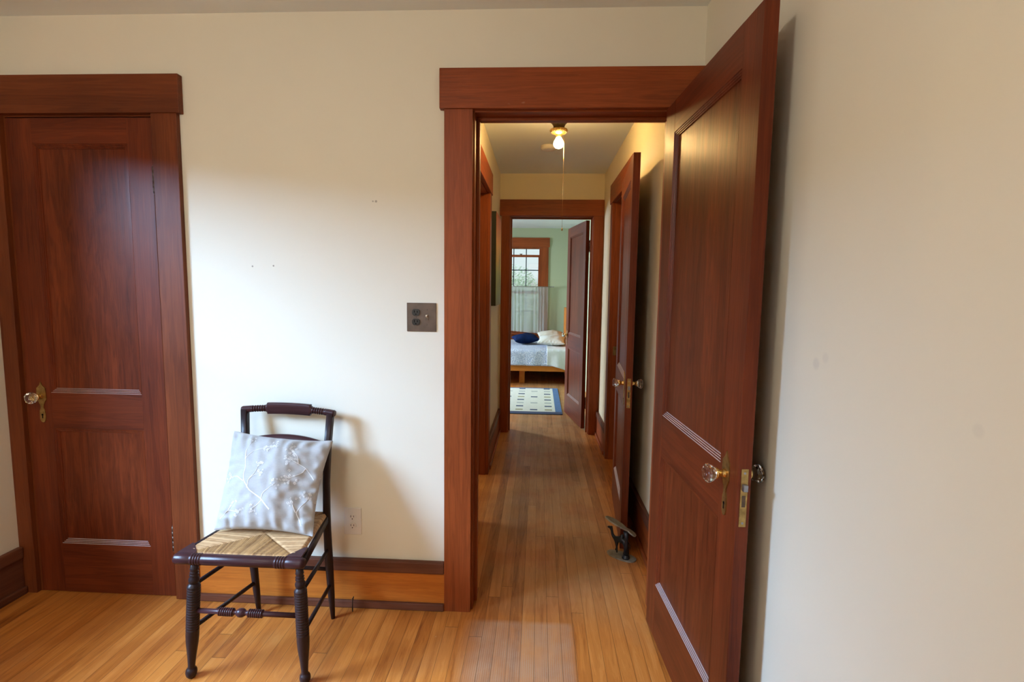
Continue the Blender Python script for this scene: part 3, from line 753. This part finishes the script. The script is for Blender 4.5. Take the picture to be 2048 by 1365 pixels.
# embroidery follows the front surface
def surf(u, v, off=.0012):
    p = pillow_pt(u, v, 1); du = pillow_pt(min(u + .004, 1), v, 1) - pillow_pt(max(u - .004, 0), v, 1); dv = pillow_pt(u, min(v + .004, 1), 1) - pillow_pt(u, max(v - .004, 0), 1)
    nn = du.cross(dv).normalized()
    if nn.dot(pil_n) < 0: nn = -nn
    return p + nn * off, nn
def em(mb, pts, r=.0016):
    P = []
    for (a, b_) in zip(pts, pts[1:]):
        n_ = max(2, int(math.hypot(b_[0] - a[0], b_[1] - a[1]) / .010))
        P += [(a[0] + (b_[0] - a[0]) * k / n_, a[1] + (b_[1] - a[1]) * k / n_) for k in range(n_)]
    P.append(pts[-1])
    for _ in range(6): P = [P[0]] + [((P[i - 1][0] + 2 * P[i][0] + P[i + 1][0]) / 4, (P[i - 1][1] + 2 * P[i][1] + P[i + 1][1]) / 4) for i in range(1, len(P) - 1)] + [P[-1]]
    Q = [surf(u, v, .0015) for u, v in P]; rows = []
    for i, (p, nn) in enumerate(Q):
        t_ = (Q[min(i + 1, len(Q) - 1)][0] - Q[max(i - 1, 0)][0]).normalized(); w_ = nn.cross(t_).normalized() * r * (1.2 - .7 * i / len(Q))
        rows.append([mb.b.verts.new(p - w_ - nn * .0008 - po), mb.b.verts.new(p - po + nn * .0002), mb.b.verts.new(p + w_ - nn * .0008 - po)])
    for A, B in zip(rows, rows[1:]):
        for k in range(2):
            f = mb.b.faces.new((A[k], A[k + 1], B[k + 1], B[k])); f.smooth = True; f.material_index = mb.mi(M['embroid'])
def blossoms(mb, cu, cv, n_, spread, rr):
    for _ in range(n_):
        u, v = cu + rr.gauss(0, spread), cv + rr.gauss(0, spread * .9)
        if not (.04 < u < .96 and .04 < v < .96): continue
        p, nn = surf(u, v, .0015); r_ = rr.uniform(.0020, .0036)
        t_ = nn.orthogonal().normalized(); b_ = nn.cross(t_)
        for k in range(5):
            a = k * 2 * pi / 5 + rr.random(); c_ = p + (t_ * cos(a) + b_ * sin(a)) * r_ - po
            vs = [mb.b.verts.new(c_ + (t_ * cos(q * pi / 3) + b_ * sin(q * pi / 3)) * r_ * .62) for q in range(6)]
            f = mb.b.faces.new(vs); f.material_index = mb.mi(M['embroid'])
br = MB(); rr = random.Random(11)
main = [(.60, .20), (.50, .30), (.36, .38), (.27, .48), (.26, .62), (.24, .72), (.30, .80), (.40, .84)]
em(br, main, .0021)
em(br, [(.50, .28), (.50, .36), (.56, .42), (.62, .47)]); em(br, [(.33, .40), (.32, .48), (.38, .54), (.44, .56)]); em(br, [(.34, .50), (.39, .58), (.40, .64)])
em(br, [(.27, .47), (.18, .52), (.10, .50)]); em(br, [(.40, .83), (.45, .87), (.50, .86)]); em(br, [(.24, .70), (.22, .80), (.26, .90)])
em(br, [(.95, .55), (.86, .66), (.78, .70), (.70, .74)]); em(br, [(.86, .66), (.80, .58), (.72, .54)]); em(br, [(.78, .70), (.74, .80), (.68, .84)])
em(br, [(.90, .08), (.84, .20), (.90, .30), (.94, .36)]); em(br, [(.84, .20), (.80, .28)]); em(br, [(.08, .10), (.16, .18), (.26, .16)]); em(br, [(.16, .18), (.20, .24)])
em(br, [(.50, .28), (.45, .22), (.42, .20)])
for (a, b_, n_, s_) in ((.64, .49, 16, .035), (.45, .57, 7, .02), (.41, .66, 7, .02), (.10, .50, 10, .03), (.50, .88, 10, .03), (.27, .92, 6, .02), (.70, .75, 18, .04), (.71, .53, 14, .035), (.68, .85, 10, .03),
                        (.93, .38, 16, .03), (.80, .29, 8, .025), (.28, .16, 8, .03), (.20, .25, 6, .02), (.42, .19, 7, .02), (.44, .84, 8, .02)):
    blossoms(br, a, b_, n_, s_, rr)
obj('embroidery', br, None, pl, 'white embroidered blossom branches')

# ------------------------------------------------------------------ wall plates
def receptacle(mb, x, y, z, m, hole, r=.0165, s=1.):
    """one face of a duplex outlet on a wall facing -y"""
    pts = []
    for k in range(24):
        a = 2 * pi * k / 24; px, pz = r * cos(a), r * sin(a); pz = max(-.0135 * s, min(.0135 * s, pz)); pts.append((px, pz))
    mb.poly(pts, lambda u, v, w: (x + u, y - w, z + v), .0035, m)
    for dx, hh in ((-.0062, .0045), (.0062, .0038)):
        mb.box(x + dx * s - .0011, x + dx * s + .0011, y - .0040, y - .003, z + .0035 - hh, z + .0035 + hh, hole)
    mb.lathe([(0, .0024), (.0008, .0024)], (x, y - .0034, z - .0075), (0, -1, 0), 10, hole)
sp = thing('switch_plate', 'brown metal plate with a dark outlet and an ivory toggle switch', 'switch', (-.476, YF, 1.255))
obj('plate', box(-.0606, .0606, -.0045, 0, -.0585, .0585, bev=.002), M['plate_brown'], sp)
mb = MB(); receptacle(mb, -.0225, -.0045, .0195, M['bakelite'], M['black']); receptacle(mb, -.0225, -.0045, -.0195, M['bakelite'], M['black'])
obj('receptacle', mb, None, sp, 'dark glossy double socket')
mb = MB(); mb.box(.0165, .0285, -.0065, -.0045, -.012, .012, M['bronze'], bev=.0008); obj('switch_slot', mb, None, sp)
mb = MB(); mb.box(.0195, .0255, -.019, -.005, -.002, .0045, M['ivory'], bev=.0012, rot=Matrix.Rotation(R(-28), 3, 'X'), piv=(.0225, -.005, 0)); obj('toggle', mb, None, sp, 'ivory toggle lever')
for x_, z_ in ((.0225, .030), (.0225, -.030), (-.0225, 0)): obj('screw', MB().lathe([(0, .0026), (.0012, .0018)], (x_, -.0045, z_), (0, -1, 0), 10, M['plate_brown']), None, sp)
op = thing('wall_outlet', 'white double outlet low on the cream wall right of the chair', 'outlet', (-.777, YF, .378))
obj('plate', box(-.038, .038, -.005, 0, -.0595, .0595, bev=.0025), M['white_plastic'], op)
hole = simple('outlet_slot_brown', (.03, .012, .01), .6)
mb = MB(); receptacle(mb, 0, -.005, .0195, M['white_plastic'], hole); receptacle(mb, 0, -.005, -.0195, M['white_plastic'], hole); obj('receptacle', mb, None, op)
mb = MB(); mb.lathe([(0, .0026), (.0012, .0018)], (0, -.005, 0), (0, -1, 0), 10, M['white_plastic']); obj('screw', mb, None, op)
mb = MB(); mb.tube([(-.7665, 2.024, 0), (-.7665, 2.024, .03), (-.766, 2.026, .052), (-.764, 2.034, .062)], .0022, 8, M['blackwire']); mb.lathe([(0, .004), (.006, .0035)], (-.766, 2.027, .052), (0, .3, 1), 8, M['bronze'])
tag(mb.build('wire_stub'), 'short black wire rising from the floor at the baseboard', 'wire')

# ------------------------------------------------------------------ hall light and smoke detector
LX, LY = .0985, 3.10
lt = thing('ceiling_light', 'bare lit bulb in a bell-shaped bronze holder on the hall ceiling', 'ceiling light', (LX, LY, H))
obj('canopy', MB().lathe([(0, .088), (-.010, .088), (-.030, .084), (-.060, .076), (-.082, .066), (-.096, .053), (-.106, .042), (-.118, .034), (-.136, .029)], (0, 0, 0), (0, 0, 1), 28, M['bronze']), None, lt)
P = [(-.134, .029), (-.139, .049), (-.145, .053), (-.150, .050), (-.158, .041), (-.163, .034), (-.166, .024), (-.174, .017), (-.186, .016)]
co_ = obj('socket_ring', MB().lathe(P, (0, 0, 0), (0, 0, 1), 28, M['brass']), None, lt, 'ribbed brass ring above the bulb')
mb = MB()
for k in range(20):
    a = 2 * pi * k / 20; mb.tube([(.052 * cos(a), .052 * sin(a), -.144), (.042 * cos(a), .042 * sin(a), -.159)], .0018, 6, M['bronze'])
obj('ring_ribs', mb, None, co_)
obj('bulb', MB().lathe([(-.182, .014), (-.190, .017), (-.198, .022), (-.208, .0275), (-.220, .030), (-.232, .027), (-.241, .018), (-.246, .004)], (0, 0, 0), (0, 0, 1), 24, M['bulb']), None, lt, 'glowing warm bulb')
mb = MB(); mb.tube([(.0305, 0, -.160), (.0305, 0, -.70)], .0009, 6, M['brass_bright']); mb.lathe([(0, .001), (-.006, .004), (-.014, .005), (-.018, .002)], (.0305, 0, -.70), (0, 0, 1), 10, M['brass'])
obj('pull_chain', mb, None, lt, 'long thin pull chain')
tag(MB().lathe([(0, .062), (-.012, .062), (-.024, .056), (-.030, .040), (-.032, .01)], (.055, 3.96, H), (0, 0, 1), 28, M['white_plastic']).build('smoke_detector'), 'round white smoke detector on the hall ceiling behind the bulb', 'smoke detector')

# ------------------------------------------------------------------ canvas painting in the hall
def art_mat():
    m, t, b = mat('sunset_forest_paint', .55, (.5, .3, .1)); n = N(t); co = n.coords()
    s = n.n('SeparateXYZ'); n.l(co, s.inputs[0]); Y, Z = s.outputs[1], s.outputs[2]
    z = n.math('ADD', n.mapr(Z, 0, .73), n.math('MULTIPLY_ADD', n.noise(co, 6, 4), .12, -.06))
    c = n.ramp(z, [(0, (.22, .24, .13)), (.18, (.36, .42, .08)), (.36, (.62, .58, .07)), (.48, (1.0, .68, .05)), (.68, (1.0, .50, .04)), (.85, (.80, .26, .04)), (1, (.55, .15, .05))])
    st = n.noise(n.scale(co, (1, 32, 1.5)), 1, 3, .6)
    k = n.math('MULTIPLY', n.mapr(st, .50, .60), n.mapr(Z, .50, .36, 0, .85)); c = n.mix(k, c, (.05, .07, .015))
    n.l(c, b.inputs['Base Color']); return m
cv = thing('canvas_painting', 'small canvas painting in orange yellow and green on the left hall wall', 'painting', (HL, 4.00, 1.245))
obj('canvas', box(0, .039, 0, .50, 0, .725, bev=.003), M['canvas_side'], cv)
obj('painted_face', box(.0385, .0405, .003, .497, .003, .722), art_mat(), cv)

# ------------------------------------------------------------------ camel and shoe stand behind the hall door
cam_t = thing('camel_figurine', 'small dark iron camel standing on an oval base on the hall floor', 'figurine', (.452, 2.572, 0), R(-36))
pts = []
mb = MB()
for k in range(36):
    a = 2 * pi * k / 36; pts.append((.080 * math.copysign(abs(cos(a)) ** .9, cos(a)), .040 * math.copysign(abs(sin(a)) ** .9, sin(a))))
mb.poly(pts, lambda u, v, w: (u, v, w), .007, M['iron_worn']); obj('base', mb, None, cam_t)
def skin(name, verts, edges, radii, parent, m, sub=2):
    me = bpy.data.meshes.new(name); me.from_pydata([Vector(v) for v in verts], edges, []); o = bpy.data.objects.new(name, me); C.objects.link(o)
    md = o.modifiers.new('skin', 'SKIN'); md.use_smooth_shade = True
    for i, r in enumerate(radii):
        sv = me.skin_vertices[0].data[i]; sv.radius = (r, r) if isinstance(r, (int, float)) else r; sv.use_root = (i == 0)
    sb = o.modifiers.new('sub', 'SUBSURF'); sb.levels = sub; sb.render_levels = sub
    me.materials.append(m)
    bpy.context.view_layer.update(); dg = bpy.context.evaluated_depsgraph_get(); me2 = bpy.data.meshes.new_from_object(o.evaluated_get(dg))
    bpy.data.objects.remove(o); o = bpy.data.objects.new(name, me2); C.objects.link(o); o.parent = parent
    if not me2.materials: me2.materials.append(m)
    return o
# camel faces local -x
V = [(.022, 0, .083), (.040, 0, .080), (0, 0, .085), (-.022, 0, .080), (.008, 0, .104), (.008, 0, .116),            # hips.. chest, hump
     (-.038, 0, .084), (-.050, 0, .098), (-.054, 0, .116), (-.058, 0, .132), (-.068, 0, .134), (-.080, 0, .130),        # neck, head, muzzle
     (-.056, .005, .141), (-.056, -.005, .141)]
E_ = [(0, 1), (0, 2), (2, 3), (2, 4), (4, 5), (3, 6), (6, 7), (7, 8), (8, 9), (9, 10), (10, 11), (9, 12), (9, 13)]
Rd = [.016, .011, .018, .015, .012, .006, .010, .008, .007, .008, .007, .0045, .002, .002]
def leg_(ix, x, y, knee, foot):
    i = len(V); V.extend([(x, y, .066), (x + knee, y, .042), (x + foot, y, .012)]); E_.extend([(ix, i), (i, i + 1), (i + 1, i + 2)]); Rd.extend([.0075, .0048, .0042])
leg_(3, -.024, .010, -.002, -.010); leg_(3, -.022, -.010, .004, .006); leg_(0, .028, .010, .008, .010); leg_(0, .026, -.010, .002, -.006)
V = [(x - .010, y + .010, z) for x, y, z in V]
skin('camel_body', V, E_, Rd, cam_t, M['iron'])
obj('tail', MB().tube([(.026, .010, .086), (.040, .010, .074), (.042, .010, .052)], .0022, 6, M['iron']), None, cam_t)
ls = thing('shoe_last_stand', 'cobbler shoe last with a tilted grey sole plate standing by the iron camel', 'shoe last', (.470, 2.545, .007), R(-8))
obj('foot_base', MB().lathe([(0, .020), (.006, .020), (.009, .016), (.013, .017), (.018, .012)], (0, 0, 0), (0, 0, 1), 20, M['iron']), None, ls)
obj('post', MB().loft([(0, 0, .015), (0, 0, .06), (.001, 0, .10), (-.004, 0, .142)], [(.011, .011, 2), (.009, .009, 2), (.008, .008, 2), (.014, .011, 2)], 14, M['iron']), None, ls)
# sole outline: toe to the left (-x), waist, heel on the right
sol = []
def solew(t): return .0 if t <= 0 or t >= 1 else (.030 * math.sin(pi * min(1, t / .62)) ** .6 if t < .50 else (.0285 * (1 - (t - .5) / .22 * .62) if t < .72 else (.0108 + .0110 * sin(pi * (t - .72) / .28) ** .7 * (1 if t < .97 else .7))))
NS = 36
up_ = [(t / NS, solew(t / NS)) for t in range(1, NS)]
sol = [(0, 0)] + up_ + [(1, 0)] + [(t, -w) for t, w in up_[::-1]]
tilt = Matrix.Rotation(R(29), 3, 'Y')
def S3(u, v, w):
    p = tilt @ Vector((u * .180 - .128, v, w + .004 * sin(u * pi))); return (p.x, p.y, p.z + .146)
obj('sole_plate', MB().poly(sol, S3, .007, M['iron_worn']), None, ls, 'flat grey iron shoe sole')

# ------------------------------------------------------------------ bedroom: rug
def rug():
    t = MB(); blue, cream = simple('rug_blue_border', (.055, .12, .26), .95, nz=.15, nscale=40), simple('rug_cream', (.52, .53, .47), .95, nz=.06, nscale=60)
    dk, gy, ol, dn = simple('rug_dark_dash', (.045, .065, .12), .95), simple('rug_grey_dash', (.30, .33, .32), .95), simple('rug_olive_dash', (.26, .25, .14), .95), simple('rug_edge_navy', (.03, .045, .10), .95)
    x0, x1, y0, y1 = -1.35, .284, 5.60, 7.12
    t.box(x0, x1, y0, y1, 0, .008, blue, bev=.002); t.box(x0, x1, y0, y0 + .10, .0081, .0086, dn); t.box(x0 + .075, x1 - .075, y0 + .10, y1 - .05, .0081, .0092, cream)
    ny = 8
    for ci, cx in enumerate((.1325, -.0365, -.2035, -.372, -.54, -.71, -.88, -1.05)):
        for k in range(ny):
            yy = 5.79 + k * .178; odd = ci % 2
            if odd and k % 2: continue
            if odd: col = (gy if k % 4 else dk)
            else: col = (dk if k % 2 else (ol if k % 4 == 0 else gy))
            t.box(cx - .042, cx + .042, yy - .028, yy + .028, .0093, .0099, col)
    return tag(t.build('area_rug'), 'cream rug with rows of small dark dashes and a blue border by the bed', 'rug')
rug()
# ------------------------------------------------------------------ bedroom: bed
bed = thing('platform_bed', 'low orange pine platform bed in the green bedroom', 'bed', (-.6, 8.1, 0))
def bb(x0, x1, y0, y1, z0, z1): return box(x0 + .6, x1 + .6, y0 - 8.1, y1 - 8.1, z0, z1, bev=.004)
obj('side_rail', bb(-1.55, .434, 7.36, 7.40, .205, .315), M['pine_x'], bed); obj('side_rail', bb(-1.55, .434, 8.80, 8.84, .205, .315), M['pine_x'], bed)
obj('foot_rail', bb(-1.55, -1.51, 7.40, 8.80, .205, .315), M['pine'], bed); obj('slat_base', bb(-1.51, .434, 7.40, 8.80, .24, .28), M['pine'], bed)
for x in (-.20, -1.35):
    for y in (7.53, 8.6): obj('leg', bb(x - .07, x + .01, y, y + .05, 0, .24), M['pine'], bed)
obj('headboard', bb(.435, .475, 7.36, 8.84, 0, 1.09), M['pine'], bed, 'tall orange pine headboard')
obj('mattress', bb(-1.50, .43, 7.405, 8.79, .28, .495), simple('white_mattress', (.7, .7, .68), .9), bed)
def quilt_mat():
    m, t, b = mat('white_waffle_quilt', .9, (.60, .64, .72), spec=.15); n = N(t); co = n.coords()
    v = n.n('TexVoronoi'); v.inputs['Scale'].default_value = 62; n.l(co, v.inputs['Vector'])
    n.bump(n.math('SUBTRACT', 1., v.outputs['Distance']), .7, .01, b)
    n.l(n.mix(n.mapr(v.outputs['Distance'], .2, .6), (.62, .66, .74), (.36, .42, .56)), b.inputs['Base Color']); return m
def drape(name, x0, x1, hem0, hem1, yfront, ytop1, zt, m, label, cat, amp=.006, seed=0, nu=60):
    mb = MB(); tw = .0
    def fn(u, v):
        x = x0 + (x1 - x0) * u; hem = hem0 + (hem1 - hem0) * u ** 1.6; drop = zt - hem; L = drop + (ytop1 - yfront); s = v * L
        wv = amp * noise.noise(Vector((x * 7, s * 3, seed))) + amp * .8 * sin(x * 26 + seed) * max(0, 1 - s / drop)
        if s < drop: y = yfront - .012 - .016 * (1 - s / drop) + wv; z = hem + s
        else: y = yfront + (s - drop); z = zt + wv * .7
        if abs(s - drop) < .04: k = (1 - abs(s - drop) / .04) * .010; z -= k; y += k * .4
        return (x, y, z)
    mb.grid(fn, nu, 60, m)
    o = mb.build(name); sol_ = o.modifiers.new('thick', 'SOLIDIFY'); sol_.thickness = .006; sol_.offset = 1
    return tag(o, label, cat)
drape('quilt', -1.52, .425, .298, .285, 7.355, 8.82, .515, quilt_mat(), 'white textured quilt covering the pine bed', 'quilt')
drape('folded_sheet', .13, .428, .300, .222, 7.330, 8.2, .532, simple('white_cotton_sheet', (.56, .60, .62), .85, nz=.05), 'plain white sheet draped over the right end of the bed', 'sheet', .012, 4, 40)
def cushion(name, loc, sx_, sy_, h, rot, m, label, ruffle=0, tilt_=0):
    mb = MB()
    def fn(sg):
        def f(u, v):
            U, V_ = 2 * u - 1, 2 * v - 1; k = .09; X = U * (1 - k * (1 - V_ ** 2)) * sx_ / 2; Y = V_ * (1 - k * (1 - U ** 2)) * sy_ / 2
            e = (max(0, 1 - U * U) ** .5) * (max(0, 1 - V_ * V_) ** .5); z = sg * h / 2 * e
            z += .012 * noise.noise(Vector((U * 2.4, V_ * 2.4, sx_ * 9))) * e * (1 if sg > 0 else .3)
            if ruffle:
                d = max(abs(U), abs(V_))
                if d > .80: z += (.007 * sin((U - V_) * 24) + .005 * sin((U + V_) * 31)) * (d - .80) / .20 * (1 if sg > 0 else 1)
            return (X, Y, z)
        return f
    mb.grid(fn(1), 40, 40, m); mb.grid(fn(-1), 40, 40, m, flip=True); bmesh.ops.remove_doubles(mb.b, verts=mb.b.verts[:], dist=.001)
    o = mb.build(name); o.location = loc; o.rotation_euler = rot
    return tag(o, label, 'pillow')
cushion('cushion', (-.200, 8.10, .612), .40, .38, .16, (R(5), R(-4), R(12)), M['navy'], 'navy blue velvet cushion lying on the bed')
cushion('bed_pillow', (.205, 8.42, .628), .42, .44, .17, (R(10), R(-2), R(4)), M['linen'], 'ivory pillow at the back of the pile beside the headboard', 1)
cushion('bed_pillow', (.210, 7.86, .612), .42, .46, .14, (R(7), R(1), R(-5)), simple('white_ruffled_linen', (.55, .57, .53), .85), 'white ruffled pillow in front of the ivory pillow on the bed', 1)
# curtain
def curtain():
    mb = MB(); x0, x1, z0, z1 = -1.02, .158, .645, 1.432
    def fn(u, v):
        x = x0 + (x1 - x0) * u; z = z0 + (z1 - z0) * v + .02 * sin(u * 5)*(1-v); k = .35 + .65 * (1 - v) ** .4
        ph = x * 76 + 2.6 * noise.noise(Vector((x * 5, 0, 0))) * 3
        y = BY1 - .115 + .013 * k * sin(ph) + .010 * noise.noise(Vector((x * 9, z * 2, 2)))
        if v > .93: z += .004 * sin(ph * 2)
        return (x, y, z)
    mb.grid(fn, 300, 24, M['curtain'])
    return mb
ct = thing('cafe_curtain', 'sheer white half curtain hanging on a rod across the bedroom window', 'curtain', (0, 0, 0))
obj('curtain_panel', curtain(), None, ct)
mb = MB(); mb.tube([(-1.12, BY1 - .115, 1.432), (.235, BY1 - .115, 1.432)], .006, 10, M['curtain_rod'])
for x in (.235, -1.12): mb.lathe([(0, .006), (.004, .010), (.014, .012), (.022, .007), (.026, .002)], (x, BY1 - .115, 1.432), (1 if x > 0 else -1, 0, 0), 12, M['curtain_rod'])
for x in (.20, -1.08): mb.box(x - .006, x + .006, BY1 - .12, BY1, 1.415, 1.43)
obj('curtain_rod', mb, None, ct)
